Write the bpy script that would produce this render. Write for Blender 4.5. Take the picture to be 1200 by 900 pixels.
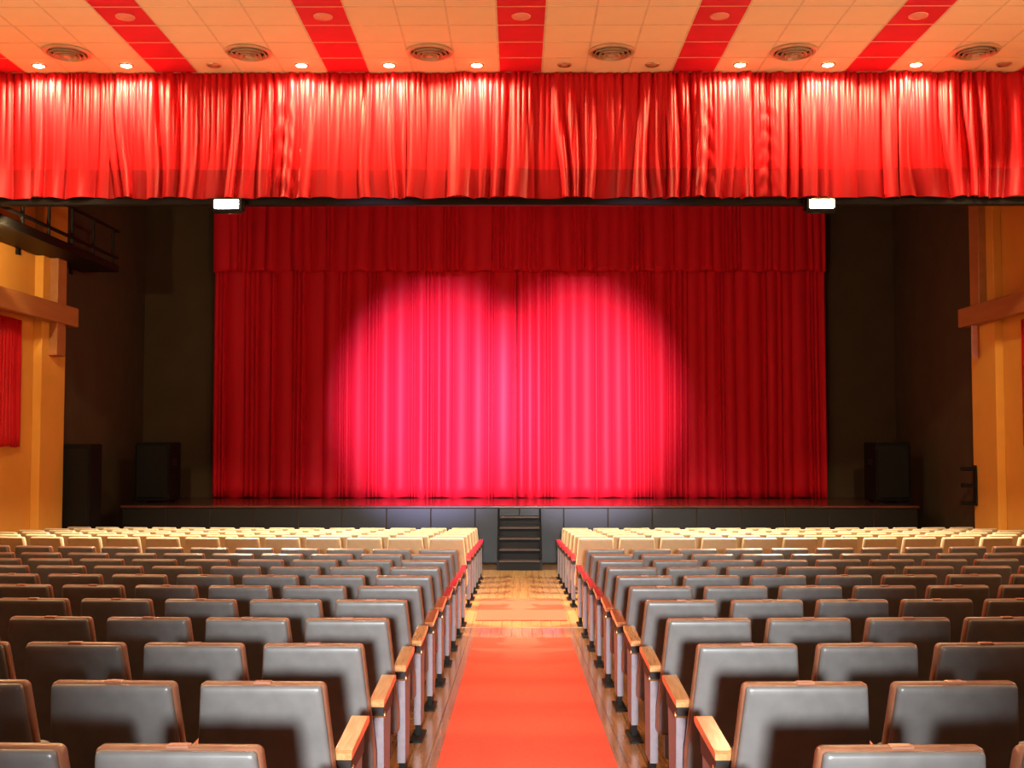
import bpy, math, random
from mathutils import Vector, Matrix

# ------------------------------------------------------------------ clear
for o in list(bpy.data.objects):
    bpy.data.objects.remove(o, do_unlink=True)
SC = bpy.context.scene
COL = SC.collection
R = math.radians
CZ = 2.42                       # camera height above the floor in front of the stage

# ------------------------------------------------------------------ camera
FPX = 1300.0
cam_d = bpy.data.cameras.new('camera')
cam = bpy.data.objects.new('camera', cam_d)
COL.objects.link(cam)
cam_d.sensor_width = 36.0
cam_d.lens = FPX / 1200.0 * 36.0
cam_d.clip_start = 0.05
cam.location = (-0.06, 0.0, CZ)
cam.rotation_euler = (R(90) + math.atan(64.0 / FPX), 0.0, math.atan(5.0 / FPX))
SC.camera = cam

# ------------------------------------------------------------------ world, exposure
w = bpy.data.worlds.new('world')
SC.world = w
w.use_nodes = True
w.node_tree.nodes['Background'].inputs[0].default_value = (1.0, 0.75, 0.5, 1)
w.node_tree.nodes['Background'].inputs[1].default_value = 0.02
SC.view_settings.view_transform = 'Standard'
SC.view_settings.look = 'None'
SC.view_settings.exposure = 0.0
SC.view_settings.gamma = 1.0
SC.view_settings.use_curve_mapping = False

# ------------------------------------------------------------------ lights of the hall and added fill lights
def aim(o, target):
    d = Vector(target) - Vector(o.location)
    o.rotation_euler = d.to_track_quat('-Z', 'Y').to_euler()

def spot(name, loc, target, energy, color, angle, blend=0.5, radius=0.08, scale=(1, 1, 1)):
    d = bpy.data.lights.new(name, 'SPOT')
    d.energy = energy; d.color = color; d.spot_size = R(angle); d.spot_blend = blend
    d.shadow_soft_size = radius
    o = bpy.data.objects.new(name, d); COL.objects.link(o)
    o.location = loc; aim(o, target); o.scale = scale
    return o

def area(name, loc, target, sx, sy, energy, color):
    d = bpy.data.lights.new(name, 'AREA')
    d.shape = 'RECTANGLE'; d.size = sx; d.size_y = sy; d.energy = energy; d.color = color
    o = bpy.data.objects.new(name, d); COL.objects.link(o)
    o.location = loc; aim(o, target)
    return o

WARM = (1.0, 0.70, 0.36)
ZC = CZ + 5.06                  # auditorium ceiling
# house lights in the ceiling behind the frame
for y, en in ((10.6, 50), (6.5, 110), (1.5, 130), (-4.0, 130)):
    for x in (-5.4, 0.0, 5.4):
        spot('house_downlight', (x, y, ZC - 0.1), (x, y, 0), en * (1.9 if x == 0 else 0.8), (1.0, 0.76, 0.5), 118, 0.7, 0.15)
# ceiling lamps angled at the side walls beside the stage
for s in (-1, 1):
    spot('wall_washer', (s * 5.4, 10.9, ZC - 0.1), (s * 8.3, 18.3, 1.6), 1500, (1.0, 0.76, 0.42), 46, 0.5, 0.12)
    if s < 0: spot('upper_wall_fill', (-7.45, 15.9, CZ + 3.05), (-8.35, 18.3, CZ + 3.25), 260, (1.0, 0.78, 0.4), 70, 0.4, 0.05)  # added unseen spot that brightens the upper left wall
# added unseen neutral spot behind the camera, lighting the aisle-side seat backs
spot('rear_aisle_fill', (0, -5.0, 3.1), (0, 13, 1.0), 14500, (0.93, 0.98, 1.0), 23.5, 1.0, 0.3)
# added unseen area lights near the side walls, brightening the ceiling
for s in (-1, 1):
    area('ceiling_fill', (s * 7.9, 8.0, 6.5), (s * 5.4, 8.6, ZC), 0.4, 7.0, 520, (1.0, 0.68, 0.40))
# two added, unseen fills behind the front valance, lifting curtain and black walls
for s in (-1, 1):
    spot('curtain_fill', (s * 2.2, 15.65, CZ + 3.35), (s * 4.6, 24.4, CZ + 0.6), 330, (1.0, 0.70, 0.42), 105, 0.6, 0.08)
# two follow spots at the rear of the hall, aimed at the main curtain
YC = 24.40                      # main curtain
for s, (tx, tz), col_, e in ((-1, (-1.74, CZ + 0.72), (0.85, 0.80, 1.5), 170000),
                             (1, (1.26, CZ + 0.72), (0.9, 0.84, 1.25), 170000)):
    spot('follow_spot', (s * 2.6, -8.5, 4.7), (tx, YC, tz), e, col_, 10.9, 1.0, 0.05, (0.85, 1.0, 1.0))

# ------------------------------------------------------------------ materials
MATS = {}
def new_mat(name):
    m = bpy.data.materials.new(name); m.use_nodes = True
    nt = m.node_tree
    return m, nt, nt.nodes['Principled BSDF']

def noise_into(nt, p, c0, c1, scale=(8, 8, 8), detail=4.0, bump=0.0, bdist=0.01, nscale=1.0):
    tc = nt.nodes.new('ShaderNodeTexCoord'); mp = nt.nodes.new('ShaderNodeMapping')
    mp.inputs['Scale'].default_value = scale
    nz = nt.nodes.new('ShaderNodeTexNoise'); nz.inputs['Scale'].default_value = nscale
    nz.inputs['Detail'].default_value = detail
    rp = nt.nodes.new('ShaderNodeValToRGB')
    rp.color_ramp.elements[0].position = 0.3; rp.color_ramp.elements[1].position = 0.7
    rp.color_ramp.elements[0].color = (*c0, 1); rp.color_ramp.elements[1].color = (*c1, 1)
    nt.links.new(tc.outputs['Object'], mp.inputs['Vector'])
    nt.links.new(mp.outputs['Vector'], nz.inputs['Vector'])
    nt.links.new(nz.outputs['Fac'], rp.inputs['Fac'])
    nt.links.new(rp.outputs['Color'], p.inputs['Base Color'])
    if bump > 0:
        b = nt.nodes.new('ShaderNodeBump'); b.inputs['Strength'].default_value = bump
        b.inputs['Distance'].default_value = bdist
        nt.links.new(nz.outputs['Fac'], b.inputs['Height'])
        nt.links.new(b.outputs['Normal'], p.inputs['Normal'])

def mat(name, c, rough=0.5, metal=0.0, spec=0.5, c2=None, scale=(8, 8, 8), bump=0.0, bdist=0.01,
        sheen=0.0, sheen_col=None, coat=0.0, emit=None, estr=0.0, detail=4.0):
    m, nt, p = new_mat(name)
    p.inputs['Roughness'].default_value = rough
    p.inputs['Metallic'].default_value = metal
    p.inputs['Specular IOR Level'].default_value = spec
    c2 = c2 or tuple(v * 0.85 for v in c)
    noise_into(nt, p, c2, c, scale, detail, bump, bdist)
    if sheen:
        p.inputs['Sheen Weight'].default_value = sheen
        p.inputs['Sheen Roughness'].default_value = 0.4
        if sheen_col: p.inputs['Sheen Tint'].default_value = (*sheen_col, 1)
    if coat:
        p.inputs['Coat Weight'].default_value = coat; p.inputs['Coat Roughness'].default_value = 0.12
    if emit:
        p.inputs['Emission Color'].default_value = (*emit, 1)
        p.inputs['Emission Strength'].default_value = estr
    MATS[name] = m
    return m

M_vinyl = mat('grey_vinyl', (0.13, 0.125, 0.12), 0.33, spec=0.6, c2=(0.105, 0.1, 0.095), scale=(14, 14, 14), bump=0.05, bdist=0.003)
M_edge = mat('copper_vinyl', (0.23, 0.095, 0.05), 0.34, spec=0.55, c2=(0.17, 0.065, 0.035), scale=(20, 20, 20))
M_cream = mat('cream_vinyl', (0.36, 0.26, 0.145), 0.4, spec=0.5, c2=(0.32, 0.225, 0.12), scale=(14, 14, 14))
M_creamedge = mat('cream_piping', (0.58, 0.47, 0.31), 0.4, spec=0.5)
M_plate = mat('seat_plate', (0.42, 0.2, 0.13), 0.3, metal=0.5)
M_armwood = mat('arm_wood', (0.50, 0.26, 0.11), 0.2, c2=(0.36, 0.17, 0.06), scale=(60, 5, 60), coat=1.0, spec=0.5)
M_armreflmid = mat('arm_reflection_mid', (0.36, 0.12, 0.05), 0.2, c2=(0.26, 0.08, 0.03), scale=(60, 5, 60), coat=1.0)  # middle rows: part of the red curtain's reflection put into the wood colour
M_armrefldeep = mat('arm_reflection_deep', (0.27, 0.028, 0.018), 0.25, c2=(0.22, 0.022, 0.014), coat=1.0)  # far rows: the red curtain's reflection put into the arm colour
M_armred = mat('arm_red', (0.60, 0.03, 0.025), 0.3, c2=(0.5, 0.02, 0.02), coat=0.4)
M_armdark = mat('arm_bracket', (0.02, 0.017, 0.015), 0.5)
M_lav = mat('lavender_enamel', (0.205, 0.165, 0.18), 0.45, c2=(0.17, 0.135, 0.15), scale=(30, 30, 30))
M_black = mat('black_steel', (0.008, 0.007, 0.006), 0.5, spec=0.15)
M_brass = mat('brass', (0.75, 0.5, 0.2), 0.3, metal=0.9)
M_seatpan = mat('seat_pan_vinyl', (0.13, 0.125, 0.13), 0.45)
M_carpet = mat('red_carpet', (0.80, 0.105, 0.06), 0.9, spec=0.2, c2=(0.72, 0.085, 0.05), scale=(40, 40, 40), bump=0.3, bdist=0.004)
M_board = mat('varnished_board', (0.42, 0.20, 0.075), 0.22, c2=(0.25, 0.105, 0.035), scale=(34, 1.2, 20), spec=0.5, coat=0.3)
M_board2 = mat('pale_board', (0.42, 0.235, 0.085), 0.27, c2=(0.34, 0.18, 0.06), scale=(16, 0.5, 1), spec=0.5, detail=2.0)
M_floor = mat('floor_timber', (0.2, 0.1, 0.04), 0.3, c2=(0.13, 0.06, 0.022), scale=(20, 1.0, 20))
M_wall = mat('ochre_paint', (0.74, 0.345, 0.055), 0.75, spec=0.3, c2=(0.70, 0.32, 0.05), scale=(2.5, 2.5, 2.5), bump=0.05)
M_wood = mat('beam_wood', (0.42, 0.16, 0.045), 0.5, c2=(0.36, 0.13, 0.035), scale=(8, 1.2, 8))
M_post = mat('post_paint', (0.62, 0.27, 0.055), 0.6, c2=(0.56, 0.24, 0.05), scale=(6, 6, 1.5))
M_blackwall = mat('black_wall', (0.07, 0.045, 0.024), 0.85, spec=0.2, c2=(0.06, 0.038, 0.02), scale=(2, 2, 2))
M_tile = mat('cream_tile', (0.86, 0.69, 0.49), 0.85, spec=0.2, c2=(0.83, 0.66, 0.46), scale=(3, 3, 3), bump=0.05)
M_redtile = mat('red_tile', (0.68, 0.01, 0.04), 0.6, c2=(0.62, 0.008, 0.033), scale=(3, 3, 3))
M_grid = mat('grid_bar', (0.76, 0.59, 0.40), 0.7)
M_gridred = mat('grid_bar_red', (0.85, 0.34, 0.26), 0.6)
M_vent = mat('vent_metal', (0.55, 0.40, 0.27), 0.4, metal=0.2)
M_dark = mat('dark_void', (0.02, 0.012, 0.008), 0.8)
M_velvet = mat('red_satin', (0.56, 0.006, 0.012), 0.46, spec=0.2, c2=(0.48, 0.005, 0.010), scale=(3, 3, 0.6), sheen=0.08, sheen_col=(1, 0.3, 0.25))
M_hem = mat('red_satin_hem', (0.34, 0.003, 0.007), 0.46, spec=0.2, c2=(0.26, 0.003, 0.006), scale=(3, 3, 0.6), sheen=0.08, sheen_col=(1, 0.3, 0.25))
M_drape = mat('stage_velvet', (0.62, 0.007, 0.020), 0.6, spec=0.12, c2=(0.54, 0.005, 0.016), scale=(3, 3, 0.3))
M_stage = mat('stage_boards', (0.10, 0.03, 0.022), 0.16, c2=(0.06, 0.018, 0.014), scale=(2, 12, 2), spec=0.6)
M_stagepanel = mat('stage_front_panel', (0.011, 0.0095, 0.009), 0.42, c2=(0.009, 0.008, 0.0075), scale=(4, 4, 4), spec=0.25)
M_tread = mat('stair_tread', (0.05, 0.032, 0.025), 0.45, c2=(0.036, 0.023, 0.018), scale=(3, 20, 20), spec=0.2)
M_risershade = mat('stair_riser_shade', (0.006, 0.005, 0.005), 0.6, spec=0.15)  # near-black, standing in for the shade in open risers
M_speaker = mat('speaker_carpet', (0.008, 0.006, 0.005), 0.8, c2=(0.006, 0.005, 0.004), scale=(30, 30, 30), bump=0.2, spec=0.12)
M_grille = mat('speaker_grille', (0.009, 0.007, 0.006), 0.6, spec=0.15)
M_lamp_on = mat('lamp_lit', (1, 0.9, 0.6), 0.5, emit=(1.0, 0.86, 0.5), estr=40.0)
M_flood_on = mat('flood_lit', (1, 0.9, 0.6), 0.5, emit=(1.0, 0.88, 0.55), estr=40.0)
M_lamp_off = mat('lamp_unlit', (0.45, 0.28, 0.17), 0.3, metal=0.4)
M_trimring = mat('lamp_ring', (0.6, 0.4, 0.25), 0.35, metal=0.5)
M_pink = mat('pink_cloth', (0.62, 0.27, 0.25), 0.7)

# ------------------------------------------------------------------ mesh helpers
class MB:
    def __init__(s): s.v = []; s.f = []
    def add(s, vs, fs):
        n = len(s.v); s.v += [tuple(v) for v in vs]; s.f += [tuple(i + n for i in f) for f in fs]
        return s
    def box(s, x0, x1, y0, y1, z0, z1, b=0.0):
        if b <= 0:
            vs = [(x, y, z) for z in (z0, z1) for y in (y0, y1) for x in (x0, x1)]
            return s.add(vs, [(0, 2, 3, 1), (4, 5, 7, 6), (0, 1, 5, 4), (2, 6, 7, 3), (0, 4, 6, 2), (1, 3, 7, 5)])
        o = [(x0 + b, y0), (x1 - b, y0), (x1, y0 + b), (x1, y1 - b), (x1 - b, y1), (x0 + b, y1), (x0, y1 - b), (x0, y0 + b)]
        cx, cy = (x0 + x1) / 2, (y0 + y1) / 2
        def ins(k): return [(cx + (px - cx) * (1 - k / max(1e-6, (x1 - x0) / 2)), cy + (py - cy) * (1 - k / max(1e-6, (y1 - y0) / 2))) for px, py in o]
        rings = [(ins(b), z0), (o, z0 + b), (o, z1 - b), (ins(b), z1)]
        vs = [(px, py, z) for r_, z in rings for px, py in r_]
        fs = [tuple(range(7, -1, -1)), tuple(range(24, 32))]
        for k in range(3):
            for i in range(8):
                j = (i + 1) % 8
                fs.append((k * 8 + i, k * 8 + j, k * 8 + 8 + j, k * 8 + 8 + i))
        return s.add(vs, fs)
    def tube(s, p0, p1, r, n=10, r1=None):
        p0, p1 = Vector(p0), Vector(p1); d = (p1 - p0).normalized()
        a = d.orthogonal().normalized(); b = d.cross(a); r1 = r if r1 is None else r1
        vs = []
        for p, rr in ((p0, r), (p1, r1)):
            for i in range(n):
                t = 2 * math.pi * i / n
                vs.append(p + a * math.cos(t) * rr + b * math.sin(t) * rr)
        fs = [(i, (i + 1) % n, n + (i + 1) % n, n + i) for i in range(n)]
        fs += [tuple(range(n - 1, -1, -1)), tuple(range(n, 2 * n))]
        return s.add(vs, fs)
    def lathe(s, prof, n=24, c=(0, 0, 0), close=True):
        vs = []; m = len(prof)
        for i in range(n):
            t = 2 * math.pi * i / n
            for r_, z in prof: vs.append((c[0] + r_ * math.cos(t), c[1] + r_ * math.sin(t), c[2] + z))
        fs = []
        for i in range(n):
            j = (i + 1) % n
            for k in range(m - 1 + (1 if close else 0)):
                l = (k + 1) % m
                fs.append((i * m + k, j * m + k, j * m + l, i * m + l))
        return s.add(vs, fs)
    def prism(s, poly, x0, x1):            # polygon of (y, z) swept along x
        n = len(poly)
        vs = [(x0, y, z) for y, z in poly] + [(x1, y, z) for y, z in poly]
        fs = [tuple(range(n - 1, -1, -1)), tuple(range(n, 2 * n))]
        fs += [(i, (i + 1) % n, n + (i + 1) % n, n + i) for i in range(n)]
        return s.add(vs, fs)
    def mesh(s, name, m, smooth=None):
        me = bpy.data.meshes.new(name); me.from_pydata(s.v, [], s.f); me.validate()
        import bmesh
        bm = bmesh.new(); bm.from_mesh(me); bmesh.ops.recalc_face_normals(bm, faces=bm.faces); bm.to_mesh(me); bm.free()
        me.materials.append(m)
        if smooth is not None:
            for p in me.polygons: p.use_smooth = True
            me.set_sharp_from_angle(angle=R(smooth))
        return me
    def build(s, name, m, parent=None, smooth=None):
        return link(name, s.mesh(name, m, smooth), parent)

def link(name, me, parent=None):
    o = bpy.data.objects.new(name, me); COL.objects.link(o)
    if parent is not None: o.parent = parent
    return o
def empty(name, loc=(0, 0, 0), rz=0.0):
    o = bpy.data.objects.new(name, None); COL.objects.link(o)
    o.empty_display_size = 0.1; o.location = loc; o.rotation_euler = (0, 0, rz)
    return o
def tag(o, label, cat, group=None):
    o['label'] = label; o['category'] = cat
    if group: o['group'] = group
    return o
def struct(o): o['kind'] = 'structure'; return o
def copy_tree(o, parent=None):
    c = o.copy(); COL.objects.link(c); c.parent = parent
    for ch in list(o.children): copy_tree(ch, c)
    return c

# ------------------------------------------------------------------ floor: raked, flat cross aisle, raked, flat
Y1, Y2, Y3 = 12.56, 13.9, 19.6
Z0 = CZ - 1.532
def zf(y):
    if y <= Y1: return Z0 - 0.0462 * y
    z1 = Z0 - 0.0462 * Y1
    if y <= Y2: return z1
    if y <= Y3: return z1 - z1 * (y - Y2) / (Y3 - Y2)
    return 0.0
WX = 8.35                       # side walls
YW = 20.0                      # where the ochre side walls end
YB = 24.62                      # black wall behind the curtain
YB0 = -10.0
ZT = 9.4

mb = MB()
ys = [YB0, Y1, Y2, Y3, YB]
vs = []
for y in ys:
    for x in (-WX - 0.2, WX + 0.2):
        vs += [(x, y, zf(y) - 0.014), (x, y, zf(y) - 0.3)]
fs = []
for i in range(4):
    a = i * 4; b = a + 4
    fs += [(a, a + 2, b + 2, b), (a + 1, b + 1, b + 3, a + 3), (a, b, b + 1, a + 1), (a + 2, a + 3, b + 3, b + 2)]
fs += [(0, 1, 3, 2), (16, 18, 19, 17)]
floor = struct(mb.add(vs, fs).build('floor', M_floor))

# boards of the aisle, each its own piece of the floor
rnd = random.Random(4)
BW = 0.112
def board(x0, x1, y0, y1, m):
    g = 0.002
    b = MB(); lift = rnd.uniform(-0.0012, 0.0012)
    v = []
    for y in (y0 + g, y1 - g):
        for x in (x0 + g, x1 - g):
            v += [(x, y, zf(y) + lift), (x, y, zf(y) - 0.0135)]
    b.add(v, [(0, 2, 6, 4), (1, 5, 7, 3), (0, 1, 3, 2), (4, 6, 7, 5), (0, 4, 5, 1), (2, 3, 7, 6)])
    return b.build('board', m, floor)
for k in range(-10, 10):
    x0, x1 = k * BW, (k + 1) * BW
    mid = abs((x0 + x1) / 2)
    off = rnd.uniform(0, 2.0)
    cuts = [4.6 + off, 7.0 + off, 9.6 + off * 0.8]
    seg = [(2.2, cuts[0]), (cuts[0], cuts[1]), (cuts[1], cuts[2]), (cuts[2], Y1 - 0.04)]
    if mid > 0.40:
        for a, b in seg: board(x0, x1, a, b, M_board)
    else:
        board(x0, x1, 11.3, Y1 - 0.04, M_board)
    c = rnd.uniform(15.6, 17.4)
    for a, b in ((Y1 + 0.04, Y2), (Y2, c), (c, Y3), (Y3, 20.6)):
        if b > 20.5 and mid < 0.42: b = 20.6
        board(x0, x1, a, b, M_board2)
# nosing strip where the rake ends
nb = MB().box(-1.12, 1.12, Y1 - 0.04, Y1 + 0.04, zf(Y1) - 0.012, zf(Y1) + 0.004).build('nosing_strip', M_board2, floor)

def carpet(name, y0, y1, hw, label):
    n = 24; v = []; f = []
    for i in range(n + 1):
        y = y0 + (y1 - y0) * i / n
        for x in (-hw, hw):
            v += [(x, y, zf(y) + 0.012), (x, y, zf(y) + 0.002)]
    for i in range(n):
        a = i * 4; b = a + 4
        f += [(a, a + 2, b + 2, b), (a + 1, b + 1, b + 3, a + 3), (a, b, b + 1, a + 1), (a + 2, a + 3, b + 3, b + 2)]
    f += [(0, 1, 3, 2), (n * 4, n * 4 + 2, n * 4 + 3, n * 4 + 1)]
    return tag(MB().add(v, f).build(name, M_carpet), label, 'carpet')
carpet('carpet_runner', 0.6, 11.62, 0.50, 'long red carpet runner down the aisle between the grey seats')
carpet('carpet_runner', 12.98, 15.2, 0.53, 'short red carpet piece in the aisle between the cream seat blocks')

# ------------------------------------------------------------------ side walls
for s, nm in ((-1, 'left'), (1, 'right')):
    o = MB().box(min(s * WX, s * (WX + 0.3)), max(s * WX, s * (WX + 0.3)), YB0, YW, -0.3, ZT).build('wall_' + nm, M_wall); struct(o)
    o = MB().box(min(s * WX, s * (WX + 0.3)), max(s * WX, s * (WX + 0.3)), YW, YB + 0.3, -0.3, ZT).build('wall_stage_' + nm, M_blackwall); struct(o)
struct(MB().box(-WX - 0.3, WX + 0.3, YB0 - 0.3, YB0, -0.3, ZT).build('wall_back', M_wall))
struct(MB().box(-WX - 0.3, WX + 0.3, YB, YB + 0.3, -0.3, ZT).build('wall_stage', M_blackwall))
struct(MB().box(-WX - 0.3, WX + 0.3, 15.5, YB + 0.3, ZT, ZT + 0.2).build('ceiling_stage', M_blackwall))
struct(MB().box(-WX, WX, 15.30, 15.50, CZ + 3.55, ZT).build('wall_proscenium', M_blackwall))

# ------------------------------------------------------------------ auditorium ceiling, tiles, grid
TX, TY = 0.594, 0.585
YV = 15.06                      # plane of the front valance
ceil = struct(MB().box(-WX - 0.3, WX + 0.3, YB0 - 0.3, 15.5, ZC + 0.03, ZC + 0.25).build('ceiling', M_tile))
NR = 8
yt = [YV + 0.05 - TY * k for k in range(NR + 1)]
tile_me = MB().box(-TX / 2 + 0.012, TX / 2 - 0.012, -TY / 2 + 0.012, TY / 2 - 0.012, 0, 0.028).mesh('tile', M_tile)
rtile_me = MB().box(-TX / 2 + 0.012, TX / 2 - 0.012, -TY / 2 + 0.012, TY / 2 - 0.012, 0, 0.028).mesh('red_tile', M_redtile)
for i in range(-13, 14):
    red = (i % 4 == 0)
    for k in range(NR):
        o = link('red_tile' if red else 'tile', rtile_me if red else tile_me, ceil)
        o.location = (i * TX, (yt[k] + yt[k + 1]) / 2, ZC)
for i in range(-13, 15):
    x = (i - 0.5) * TX
    MB().box(x - 0.012, x + 0.012, yt[-1], yt[0], ZC - 0.003, ZC + 0.029).build('grid_bar', M_grid, ceil)
for i in range(-13, 14):
    red = (i % 4 == 0)
    g = MB()
    for y in yt: g.box((i - 0.5) * TX + 0.012, (i + 0.5) * TX - 0.012, y - 0.012, y + 0.012, ZC - 0.003, ZC + 0.029)
    g.build('cross_grid_bar', M_gridred if red else M_grid, ceil)
# plain soffit nearer than the built tiles
MB().box(-WX, WX, YB0, yt[-1] - 0.012, ZC, ZC + 0.029).build('soffit', M_tile, ceil)

ORD = ['first', 'second', 'third', 'fourth', 'fifth', 'sixth', 'seventh', 'eighth', 'ninth', 'tenth', 'eleventh', 'twelfth', 'thirteenth', 'fourteenth']

# round vents
def make_vent():
    e = empty('ceiling_vent')
    MB().lathe([(0.30, 0.0), (0.305, -0.012), (0.285, -0.03), (0.255, -0.03), (0.245, -0.005), (0.25, 0.0)], 36).build('outer_ring', M_vent, e, 40)
    for r_, d in ((0.215, 0.05), (0.155, 0.062), (0.095, 0.07)):
        MB().lathe([(r_, -0.012), (r_ + 0.02, -d), (r_ + 0.012, -d - 0.004), (r_ - 0.012, -0.016)], 32).build('cone_ring', M_vent, e, 40)
    MB().lathe([(0.0, -0.004), (0.245, -0.004), (0.245, 0.0), (0.0, 0.0)], 32).build('throat', M_dark, e)
    MB().lathe([(0.0, -0.075), (0.045, -0.072), (0.05, -0.06), (0.0, -0.055)], 20).build('hub', M_vent, e, 40)
    for k in range(3):
        t = R(120 * k + 90)
        MB().tube((0.03 * math.cos(t), 0.03 * math.sin(t), -0.03), (0.255 * math.cos(t), 0.255 * math.sin(t), -0.02), 0.012, 8).build('spoke', M_vent, e)
    return e
pv = make_vent()
for i, x in enumerate((-2.5, -1.5, -0.5, 0.5, 1.5, 2.5)):
    o = pv if i == 0 else copy_tree(pv)
    o.location = (x * 4 * TX, 14.27, ZC - 0.004)
    tag(o, 'round metal air vent in the cream ceiling, %s of six from the left' % ORD[i], 'vent', 'round ceiling vents')
# small round ceiling speakers in the red stripes
def make_cs():
    e = empty('ceiling_speaker')
    MB().lathe([(0.095, 0.0), (0.115, 0.0), (0.112, -0.012), (0.092, -0.014)], 28).build('ring', M_gridred, e, 40)
    MB().lathe([(0.0, -0.016), (0.05, -0.013), (0.092, -0.006), (0.092, 0.0), (0.0, 0.0)], 28).build('grille', M_gridred, e, 40)
    return e
ps = make_cs()
for i in range(5):
    o = ps if i == 0 else copy_tree(ps)
    o.location = ((i - 2) * 4 * TX, 13.06, ZC - 0.004)
    tag(o, 'small round ceiling fitting on a red tile stripe, %s of five from left' % ORD[i], 'ceiling fitting', 'round fittings in the red stripes')
# downlights along the valance
lit_pat = [1, 1, 0, 1, 1, 1, 0, 0, 1, 1, 1, 0]
def make_dl(on):
    e = empty('ceiling_downlight')
    MB().lathe([(0.075, 0.0), (0.10, 0.0), (0.097, -0.012), (0.075, -0.014)], 28).build('ring', M_trimring, e, 40)
    MB().lathe([(0.0, -0.03), (0.035, -0.027), (0.062, -0.014), (0.072, 0.0), (0.0, 0.0)], 24).build('lamp', M_lamp_on if on else M_lamp_off, e, 60)
    return e
pon, poff = make_dl(True), make_dl(False)
used = {0: False, 1: False}
nl = 0; nu = 0
YDL = 14.79
for i, on in enumerate(lit_pat):
    base = pon if on else poff
    o = copy_tree(base) if used[on] else base
    used[on] = True
    x = (i - 5.5) * 2 * TX
    o.location = (x, YDL, ZC - 0.004)
    if on:
        tag(o, 'lit ceiling downlight before the red valance, %s lit one from left' % ORD[nl], 'downlight', 'downlights before the valance'); nl += 1
        spot('downlight_beam', (x, YDL, ZC - 0.06), (x, YDL + 0.05, 0), 390, (1.0, 0.74, 0.36), 168, 0.35, 0.05)
    else:
        tag(o, 'unlit ceiling downlight before the red valance, %s unlit one from left' % ORD[nu], 'downlight', 'downlights before the valance'); nu += 1

# ------------------------------------------------------------------ draperies
def fold_profile(rng, length, wmin, wmax, flat=0.0):
    """list of (start, width, amplitude) tubes of cloth along the length"""
    out = []; x = 0.0
    while x < length:
        wd = rng.uniform(wmin, wmax) * (rng.choice((1, 1, 1.6)) if flat else 1)
        if wmax > 0.3: wd = rng.uniform(0.05, 0.12) if rng.random() < 0.45 else rng.uniform(0.16, wmax)
        out.append((x, wd, rng.uniform(0.45, 1.0) * (0.35 if rng.random() < flat else 1.0)))
        x += wd
    return out
def fold_at(prof, x):
    lo, hi = 0, len(prof) - 1
    while lo < hi:
        m = (lo + hi + 1) // 2
        if prof[m][0] <= x: lo = m
        else: hi = m - 1
    s, wd, a = prof[lo]
    t = min(1.0, max(0.0, (x - s) / wd))
    return a * (math.sin(math.pi * t) ** 0.75)

def drape(name, m, x0, x1, z0, z1, seed, wmin, wmax, depth, nx, nz, parent=None, top=0.5, drift=0.04,
          hemwave=0.012, flat=0.0, fine=0.0, swags=(), zlo=None, offs=0.0, axis='x'):
    """cloth hanging in the XZ plane, folds bulging to -Y; local coords"""
    rng = random.Random(seed)
    L = x1 - x0
    prof = fold_profile(rng, L, wmin, wmax, flat)
    prof2 = fold_profile(rng, L, wmin * 0.45, wmax * 0.5)
    ph = [(rng.uniform(0.3, 1.6), rng.uniform(0, 6.28), rng.uniform(0.5, 1.0)) for _ in range(5)]
    def dr(x, t):
        v = 0
        for f_, p_, a_ in ph: v += a_ * math.sin(f_ * x * 2.2 + p_ + 2.0 * t)
        return drift * v * 0.5 * t
    zb = z0 if zlo is None else zlo
    vs = []
    for j in range(nz + 1):
        for i in range(nx + 1):
            u_ = i / nx; x = u_ * L
            ztop = z1
            t = j / nz
            z = ztop + (zb - ztop) * t
            tt = (ztop - z) / (ztop - z0)
            xx = min(L, max(0, x + dr(x, tt)))
            a = depth * (top + (1 - top) * tt)
            y = -a * fold_at(prof, xx)
            if fine: y -= fine * (1 - tt) ** 1.5 * fold_at(prof2, x) * depth
            for sx, sw, sn in swags:                 # loose catenary wrinkles
                d = (x - sx) / sw
                if abs(d) < 1:
                    k = (1 - d * d)
                    y -= 0.035 * k * (0.5 + 0.5 * math.sin(2 * math.pi * sn * (tt + 0.22 * k))) * min(1, tt * 3)
            dz = 0
            if tt > 0.9: dz = hemwave * math.sin(x * 9 + seed) * (tt - 0.9) * 10
            vs.append((x0 + x, y + offs, z + dz))
    fs = []
    W = nx + 1
    for j in range(nz):
        for i in range(nx):
            a = j * W + i
            fs.append((a, a + 1, a + W + 1, a + W))
    if axis == 'y': vs = [(y, x, z) for x, y, z in vs]
    me = bpy.data.meshes.new(name); me.from_pydata(vs, [], fs)
    me.materials.append(m)
    for p in me.polygons: p.use_smooth = True
    o = link(name, me, parent)
    sd = o.modifiers.new('thickness', 'SOLIDIFY'); sd.thickness = 0.003; sd.offset = 0.0
    return o

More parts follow.
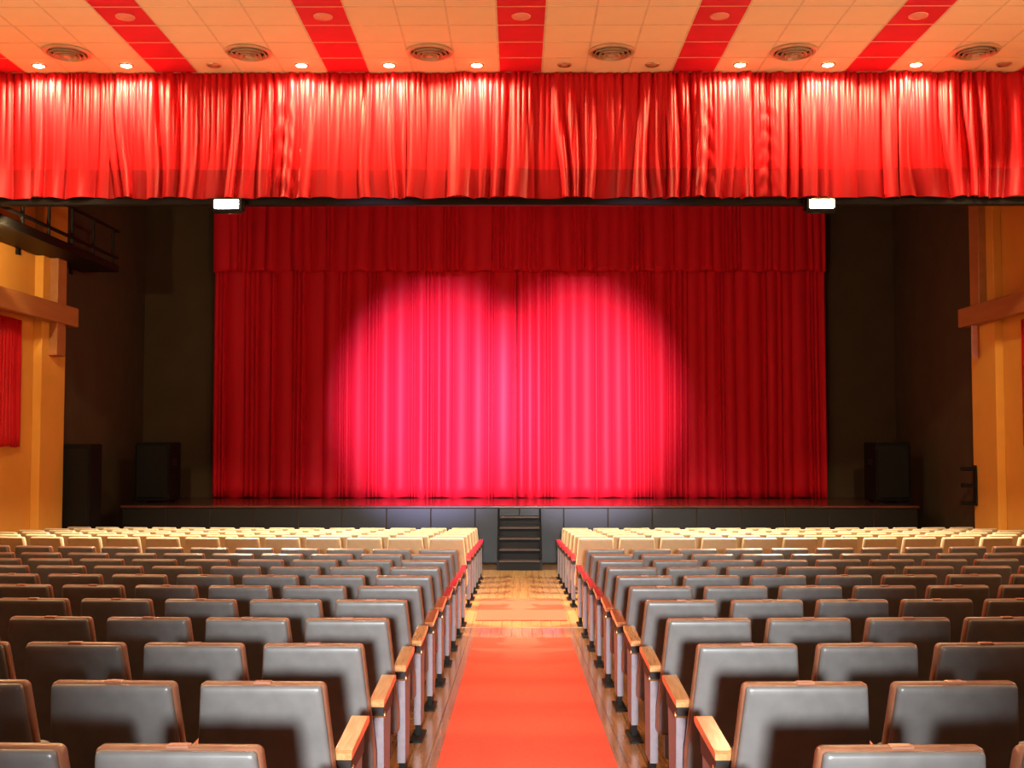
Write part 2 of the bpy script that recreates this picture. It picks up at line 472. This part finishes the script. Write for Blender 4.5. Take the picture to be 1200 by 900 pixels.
# front valance: several widths of satin on one rail, each with a doubled hem
val = empty('front_valance', (0, YV + 0.10, CZ + 3.31))
tag(val, 'wide gathered red satin valance hanging right under the tiled ceiling', 'curtain')
VH = 1.74
edges = [-8.3, -5.7, -3.52, -1.6, 0.17, 1.98, 3.05, 5.2, 8.3]
for k in range(len(edges) - 1):
    a, b = edges[k] - 0.02, edges[k + 1] + 0.02
    wseed = 30 + k
    n = int((b - a) * 90)
    sw = {3: (), 6: ((0.35, 0.22, 7),), 5: ((0.55, 0.2, 5), ), 2: ((0.25, 0.22, 5),)}.get(k, ())
    kw = dict(wmin=0.11, wmax=0.28, depth=0.17, top=0.5, drift=0.10, flat=0.3, fine=0.4, swags=sw)
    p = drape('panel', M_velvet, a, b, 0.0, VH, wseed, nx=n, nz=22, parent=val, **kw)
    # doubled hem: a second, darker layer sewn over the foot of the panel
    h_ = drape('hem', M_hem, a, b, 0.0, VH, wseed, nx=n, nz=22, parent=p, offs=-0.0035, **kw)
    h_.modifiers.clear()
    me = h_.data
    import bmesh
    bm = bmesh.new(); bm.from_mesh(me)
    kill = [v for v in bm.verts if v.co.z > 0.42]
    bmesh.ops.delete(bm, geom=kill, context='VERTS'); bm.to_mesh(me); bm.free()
MB().box(-8.3, 8.3, 0.0, 0.05, VH - 0.06, VH).build('header_rail', M_black, val)

# main curtain, two halves, and the inner valance
ST = CZ - 1.297                  # stage level
HW = 6.73
cl = drape('stage_curtain', M_drape, -HW, -0.055, ST + 0.012, CZ + 5.3, 7, 0.08, 0.42, 0.11, 900, 26, top=0.8, drift=0.02)
cl.location = (0, YC, 0)
tag(cl, 'left half of the closed red stage curtain, under a pink light pool', 'curtain', 'closed main stage curtain halves')
cr = drape('stage_curtain', M_drape, -0.045, HW, ST + 0.012, CZ + 5.3, 8, 0.08, 0.34, 0.11, 940, 26, top=0.8, drift=0.02)
cr.location = (0, YC + 0.02, 0)
tag(cr, 'right half of the closed red stage curtain, with paler streaks', 'curtain', 'closed main stage curtain halves')
iv = drape('inner_valance', M_drape, -HW + 0.02, HW - 0.02, CZ + 3.66, CZ + 5.5, 17, 0.15, 0.34, 0.10, 1300, 14, top=0.75, drift=0.02, hemwave=0.02)
iv.location = (0, YC - 0.22, 0)
iv_rail = MB().box(-HW, HW, YC - 0.215, YC - 0.04, CZ + 5.46, CZ + 5.52).build('valance_rail', M_black)
tag(iv_rail, 'black rail carrying the inner red valance above the stage', 'rail')
MB().box(-WX, WX, YC - 0.06, YB, CZ + 5.52, CZ + 5.62).build('rail_beam', M_black, iv_rail)
tag(iv, 'plain red pleated valance across the top of the closed stage curtain', 'curtain')
tag(MB().tube((-HW, YC - 0.02, CZ + 5.36), (HW, YC - 0.02, CZ + 5.36), 0.05).build('curtain_rail', M_black), 'black rail carrying the closed red stage curtain', 'rail')

# ------------------------------------------------------------------ stage
YS = 21.6
SX = 7.72
stage = empty('stage', (0, YS, 0))
tag(stage, 'low black-fronted stage with a dark glossy floor below the red curtain', 'stage')
MB().box(-SX, SX, 0.03, YB - YS - 0.02, 0.0, ST - 0.05).build('platform', M_blackwall, stage)
MB().box(-SX - 0.03, SX + 0.03, -0.03, YB - YS - 0.02, ST - 0.05, ST, 0.012).build('stage_floor', M_stage, stage)
npan = 18; pw = 2 * SX / npan
pan_me = MB().box(-pw / 2 + 0.008, pw / 2 - 0.008, 0.0, 0.029, 0.02, ST - 0.055, 0.006).mesh('front_panel', M_stagepanel)
for i in range(npan):
    o = link('front_panel', pan_me, stage); o.location = (-SX + (i + 0.5) * pw, 0, 0)
# stairs
stairs = empty('stage_stairs', (0.0, 20.52, 0))
tag(stairs, 'dark steps up to the stage at the end of the aisle', 'stairs')
ns = 6; rise = ST / ns; going = (YS - 20.52 - 0.04) / (ns - 1)
HWS = 0.40
for i in range(ns - 1):
    z = rise * (i + 1); y = going * i
    MB().box(-HWS + 0.02, HWS - 0.02, y - 0.02, y + going + 0.01, z - 0.04, z, 0.008).build('tread', M_tread, stairs)
    MB().box(-HWS + 0.02, HWS - 0.02, y + (0.0 if i == 0 else 0.05), y + (0.02 if i == 0 else 0.06), z - rise + 0.001, z - 0.041).build('riser_shade', M_risershade, stairs)  # board coloured as the shade between the treads
for s in (-1, 1):
    prof = [(0.0, 0.0), (0.0, rise + 0.01), (going * (ns - 1), ST - 0.06), (going * (ns - 1), 0.0)]
    MB().prism(prof, s * HWS - 0.018, s * HWS + 0.018).build('stringer', M_black, stairs)

# loudspeakers on the stage
def loudspeaker(loc, rz, label, h=1.22, wd=0.70, dp=0.75):
    e = empty('loudspeaker', loc, rz); tag(e, label, 'loudspeaker', 'loudspeakers on the stage')
    MB().box(-wd / 2, wd / 2, -dp / 2 + 0.03, dp / 2, 0.03, h, 0.02).build('cabinet', M_speaker, e)
    MB().box(-wd / 2 + 0.04, wd / 2 - 0.04, -dp / 2, -dp / 2 + 0.032, 0.10, h - 0.06, 0.012).build('grille', M_grille, e)
    for s in (-1, 1):
        for t in (0.12, h - 0.09):
            MB().box(s * (wd / 2 - 0.03) - 0.035, s * (wd / 2 - 0.03) + 0.035, -dp / 2 + 0.02, -dp / 2 + 0.06, t - 0.04, t + 0.04, 0.01).build('corner_guard', M_black, e)
        MB().box(s * wd / 2 - 0.012, s * wd / 2 + 0.006, -0.12, 0.12, h * 0.62, h * 0.72, 0.006).build('side_handle', M_grille, e)
        for t in (-0.25, 0.25):
            MB().box(s * 0.25 - 0.04, s * 0.25 + 0.04, t - 0.04, t + 0.04, 0.0, 0.031).build('foot', M_black, e)
    return e
loudspeaker((-7.43, 22.85, ST), R(-2), 'black loudspeaker standing at the left end of the stage')
loudspeaker((7.55, 22.85, ST), R(2), 'black loudspeaker standing at the right end of the stage')

# black equipment case at the end of the left wall
e = empty('equipment_case', (-8.03, 20.35, 0)); tag(e, 'tall black equipment case against the end of the left wall', 'case')
MB().box(-0.30, 0.27, -0.3, 0.3, 0.05, 2.32, 0.02).build('body', M_speaker, e)
MB().box(-0.26, 0.23, -0.315, -0.295, 0.12, 2.24, 0.008).build('door', M_black, e)
for s in (-0.25, 0.22):
    for t in (-0.25, 0.25): MB().box(s - 0.03, s + 0.03, t - 0.03, t + 0.03, 0, 0.051).build('foot', M_black, e)

# ------------------------------------------------------------------ trim on the ochre walls
tn = 0
for s, nm in ((-1, 'left'), (1, 'right')):
    def bx(a, b, y0, y1, z0, z1, m, bev=0.01):
        global tn
        tn += 1
        return struct(MB().box(min(s * a, s * b), max(s * a, s * b), y0, y1, z0, z1, bev).build('trim_%d' % tn, m))
    ye = 19.95 if s < 0 else 20.12
    bx(8.2, 8.35, ye - 1.0, ye, -0.1, CZ + 4.9, M_wall)                   # pilaster at the wall end
    bx(8.06, 8.21, ye - 0.72, ye - 0.35, CZ + (1.45 if s < 0 else 2.36), CZ + (3.2 if s < 0 else 4.9), M_wood)   # upright
    bx(8.02, 8.21, 10.0, ye + 0.12, CZ + 2.02, CZ + 2.36, M_wood)     # horizontal beam
    bx(8.21, 8.35, 10.0, ye - 1.0, CZ + 2.06, CZ + 2.32, M_wood)       # packing behind it
# red curtains on the side walls
for s in (-1, 1):
    o = drape('wall_curtain', M_velvet, 0, 2.6, -2.1, 0.0, 40 + s, 0.09, 0.2, 0.09, 160, 10, top=0.7, axis='y')
    # folds bulge towards the hall
    o.location = (s * 8.33, 15.75, CZ + 1.97)
    if s < 0: o.scale = (-1, 1, 1)
    tag(o, 'short red curtain hanging on the %s ochre wall under the wooden beam' % ('left' if s < 0 else 'right'), 'curtain', 'red curtains on the side walls')
# pale strip of cloth under the right beam
o = MB().box(-0.055, 0.055, -0.012, 0.012, -0.60, 0.0, 0.008).build('hanging_strap', M_pink)
o.location = (8.10, 19.72, CZ + 2.02); tag(o, 'pale pink cloth strap hanging below the right wooden beam', 'strap')
# black bracket with rungs on the right pilaster
e = empty('cable_bracket', (8.19, 20.0, CZ - 1.2)); tag(e, 'small black bracket with pegs on the right wall end', 'bracket')
MB().box(-0.03, 0.0, -0.06, 0.06, 0.0, 0.72, 0.008).build('plate', M_black, e)
for z in (0.04, 0.36, 0.66): MB().box(-0.26, -0.03, -0.05, 0.05, z - 0.035, z + 0.035, 0.01).build('peg', M_black, e)

# ------------------------------------------------------------------ catwalk along the left wall
e = empty('lighting_catwalk', (-7.9, 15.6, CZ + 3.15)); tag(e, 'black steel lighting catwalk high on the left wall', 'catwalk')
LC = 5.3
MB().box(-0.42, 0.30, 0, LC, 0.0, 0.14, 0.01).build('deck', M_black, e)
for z in (0.27, 0.78):
    MB().box(0.25, 0.30, 0, LC, z - 0.025, z + 0.025, 0.006).build('rail', M_black, e)
for k in range(6):
    MB().box(0.255, 0.295, 0.25 + k * 0.95, 0.30 + k * 0.95, 0.14, 0.80).build('post', M_black, e)
for k in range(3): MB().box(-0.46, -0.40, 0.4 + k * 2.2, 0.5 + k * 2.2, -0.1, 0.3).build('wall_bracket', M_black, e)

# ------------------------------------------------------------------ lighting bar and floodlights behind the front valance
e = empty('lighting_bar', (0, 15.235, CZ + 3.28)); tag(e, 'long black lighting bar just below the front red valance', 'bar')
MB().box(-8.3, 8.3, -0.06, 0.06, -0.055, 0.055, 0.012).build('beam', M_black, e)
for k in range(-6, 7):
    MB().box(k * 1.25 - 0.02, k * 1.25 + 0.02, -0.02, 0.02, 0.05, 0.50).build('hanger', M_black, e)
def floodlight(x, label):
    e = empty('floodlight', (x, 15.07, CZ + 3.165)); tag(e, label, 'floodlight', 'floodlights on the lighting bar')
    MB().prism([(0.10, -0.05), (0.10, 0.11), (-0.02, 0.13), (-0.06, 0.10), (-0.06, -0.03), (-0.02, -0.09)], -0.19, 0.19).build('housing', M_black, e)
    MB().box(-0.165, 0.165, -0.078, -0.058, -0.025, 0.095, 0.006).build('lamp_glass', M_flood_on, e)
    for s in (-1, 1): MB().box(s * 0.205 - 0.012, s * 0.205 + 0.012, 0.02, 0.10, -0.03, 0.11).build('yoke', M_black, e)
    spot('floodlight_beam', (x, 15.04, CZ + 3.05), (x * 0.7, 16.2, 0), 4300, (1.0, 0.86, 0.6), 118, 0.5, 0.10)
    return e
floodlight(-4.02, 'lit floodlight under the valance near the curtain left edge')
floodlight(4.11, 'lit floodlight under the valance near the curtain right edge')

# ------------------------------------------------------------------ seats
def rounded_trap(wb, wt, zb, zt, rb, rt, n=4, zk=None):
    """rounded outline in (x, z), counter-clockwise; sides upright below zk, drawn in above it"""
    pts = []
    def arc(cx, cz, r_, a0, a1):
        for i in range(n + 1):
            t = a0 + (a1 - a0) * i / n
            pts.append((cx + r_ * math.cos(t), cz + r_ * math.sin(t)))
    arc(wb / 2 - rb, zb + rb, rb, -math.pi / 2, 0)
    if zk: pts.append((wb / 2, zk))
    arc(wt / 2 - rt, zt - rt, rt, 0, math.pi / 2)
    arc(-wt / 2 + rt, zt - rt, rt, math.pi / 2, math.pi)
    if zk: pts.append((-wb / 2, zk))
    arc(-wb / 2 + rb, zb + rb, rb, math.pi, 1.5 * math.pi)
    return pts

def slab(outline, t0, t1, bev, bulge0, bulge1, ymap):
    """closed padded slab between thickness t0 (rear, -y) and t1 (front)"""
    cx = 0; cz = (min(p[1] for p in outline) + max(p[1] for p in outline)) / 2
    hx = max(p[0] for p in outline); hz = (max(p[1] for p in outline) - min(p[1] for p in outline)) / 2
    def ring(ins, t):
        kx, kz = 1 - ins / hx, 1 - ins / hz
        return [((px - cx) * kx, cz + (pz - cz) * kz, t) for px, pz in outline]
    def mid(k, t): return [((px - cx) * k, cz + (pz - cz) * k, t) for px, pz in outline]
    rings = [mid(0.3, t0 - bulge0), mid(0.7, t0 - bulge0 * 0.75), ring(bev * 2.4, t0 - bulge0 * 0.2), ring(bev, t0), ring(bev * 0.3, t0 + bev * 0.35), ring(0, t0 + bev),
             ring(0, t1 - bev), ring(bev * 0.3, t1 - bev * 0.35), ring(bev, t1), mid(0.7, t1 + bulge1 * 0.75), mid(0.3, t1 + bulge1)]
    n = len(outline); b = MB(); v = []
    for r_ in rings:
        for x, z, t in r_: v.append((x, ymap(z) + t, z))
    f = [tuple(range(n)), tuple(range((len(rings) - 1) * n, len(rings) * n))]
    for k in range(len(rings) - 1):
        for i in range(n):
            j = (i + 1) % n
            f.append((k * n + i, k * n + j, (k + 1) * n + j, (k + 1) * n + i))
    return b.add(v, f)

SH = 0.88
PITCH = 0.52
def rec(z): return (SH - z) * 0.20
shell_o = rounded_trap(0.502, 0.418, 0.27, SH - 0.007, 0.03, 0.014, zk=0.40)
cush_o = rounded_trap(0.514, 0.434, 0.26, SH, 0.03, 0.02, zk=0.40)
pan_o = rounded_trap(0.46, 0.44, 0.22, 0.62, 0.05, 0.05)
def seat_meshes(m_shell, m_edge, m_arm):
    d = {}
    d['back_shell'] = slab(shell_o, -0.018, 0.02, 0.012, 0.006, 0, rec).mesh('back_shell', m_shell, 50)
    d['back_cushion'] = slab(cush_o, 0.0, 0.062, 0.018, 0, 0.012, rec).mesh('back_cushion', m_edge, 50)
    d['number_plate'] = MB().box(-0.03, 0.03, 0.008, 0.04, SH - 0.004, SH + 0.004, 0.002).mesh('number_plate', M_plate)
    d['seat_cushion'] = slab(pan_o, 0.115, 0.20, 0.02, 0, 0.02, lambda z: 0.10 - (z - 0.22) * 0.1).mesh('seat_cushion', M_seatpan if m_shell is M_vinyl else m_shell, 50)
    d['lower_panel'] = MB().box(-0.22, 0.22, 0.11, 0.14, 0.14, 0.27, 0.006).mesh('lower_panel', M_seatpan)
    # arm, tapered wood rail
    a = MB()
    for_ = [(0.125, 0.588), (0.125, 0.610), (0.14, 0.618), (0.50, 0.650), (0.535, 0.640), (0.535, 0.622), (0.50, 0.614)]
    a.prism(for_, -0.032, 0.032)
    d['armrest'] = a.mesh('armrest', m_arm)
    d['arm_bracket'] = MB().prism([(0.140, 0.588), (0.150, 0.545), (0.20, 0.53), (0.43, 0.53), (0.45, 0.609)], -0.026, 0.026).mesh('arm_bracket', M_armdark)
    d['end_panel'] = MB().prism([(0.215, 0.09), (0.205, 0.34), (0.19, 0.545), (0.43, 0.545), (0.41, 0.34), (0.40, 0.09)], -0.021, 0.021).mesh('end_panel', M_lav)
    d['leg'] = MB().prism([(0.25, 0.015), (0.24, 0.10), (0.36, 0.10), (0.35, 0.015)], -0.016, 0.016).mesh('leg', M_black)
    d['foot'] = MB().box(-0.04, 0.04, 0.12, 0.40, 0.0, 0.018, 0.004).mesh('foot', M_black)
    d['bolt'] = MB().tube((-0.028, 0.19, 0.54), (0.028, 0.19, 0.54), 0.014, 10).mesh('bolt', M_brass)
    return d
SEAT_G = seat_meshes(M_vinyl, M_edge, M_armwood)
SEAT_M = seat_meshes(M_vinyl, M_edge, M_armreflmid)
SEAT_D = seat_meshes(M_vinyl, M_edge, M_armrefldeep)
SEAT_C = seat_meshes(M_cream, M_creamedge, M_armred)
STD_PARTS = ('armrest', 'arm_bracket', 'end_panel', 'leg', 'foot', 'bolt')
def make_seat(D, standards, detail):
    e = empty('theatre_seat')
    for n in ('back_shell', 'back_cushion', 'seat_cushion', 'lower_panel'): link(n, D[n], e)
    if detail: link('number_plate', D['number_plate'], e)
    for sx in standards:
        for n in STD_PARTS:
            if n == 'bolt' and not detail: continue
            o = link(n, D[n], e); o.location = (sx * PITCH / 2, 0, 0)
    return e
RARC = 45.0
protos = {}
def place_seat(D, key, row_y, side, k, detail, label, group):
    std = (-side, side) if k == 0 else (side,)
    pk = (key, std, detail)
    if pk not in protos:
        o = protos[pk] = make_seat(D, std, detail)
    else: o = copy_tree(protos[pk])
    x = side * (0.934 + PITCH * k)
    y = row_y + x * x / (2 * RARC)
    o.location = (x, y, zf(y + 0.2)); o.rotation_euler = (0, 0, x / RARC)
    tag(o, label, 'seat', group)
    return o

ROWS_B = [2.88 + 0.956 * i for i in range(11)]
ROWS_F = [13.95 + 0.96 * i for i in range(6)]
for i, d in enumerate(ROWS_B):
    for side, sn in ((-1, 'left'), (1, 'right')):
        n = int(math.ceil((0.475 * (d + 0.15) - 0.72 + (-0.06 if side > 0 else 0.06)) / PITCH))
        for k in range(max(2, min(14, n + 2))):
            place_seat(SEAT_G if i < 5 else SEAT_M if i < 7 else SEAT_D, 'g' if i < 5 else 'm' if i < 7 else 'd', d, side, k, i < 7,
                       'grey vinyl theatre seat, %s row from the camera, %s seat %s of aisle' % (ORD[i], ORD[k], sn),
                       'grey seats of the rear block')
for i, d in enumerate(ROWS_F):
    for side, sn in ((-1, 'left'), (1, 'right')):
        n = int(math.ceil((0.475 * (d + 0.15) - 0.72) / PITCH))
        for k in range(min(14, n)):
            place_seat(SEAT_C, 'c', d, side, k, False,
                       'cream vinyl theatre seat, %s row back from the stage, %s seat %s of aisle' % (ORD[5 - i], ORD[k], sn),
                       'cream seats of the front block')
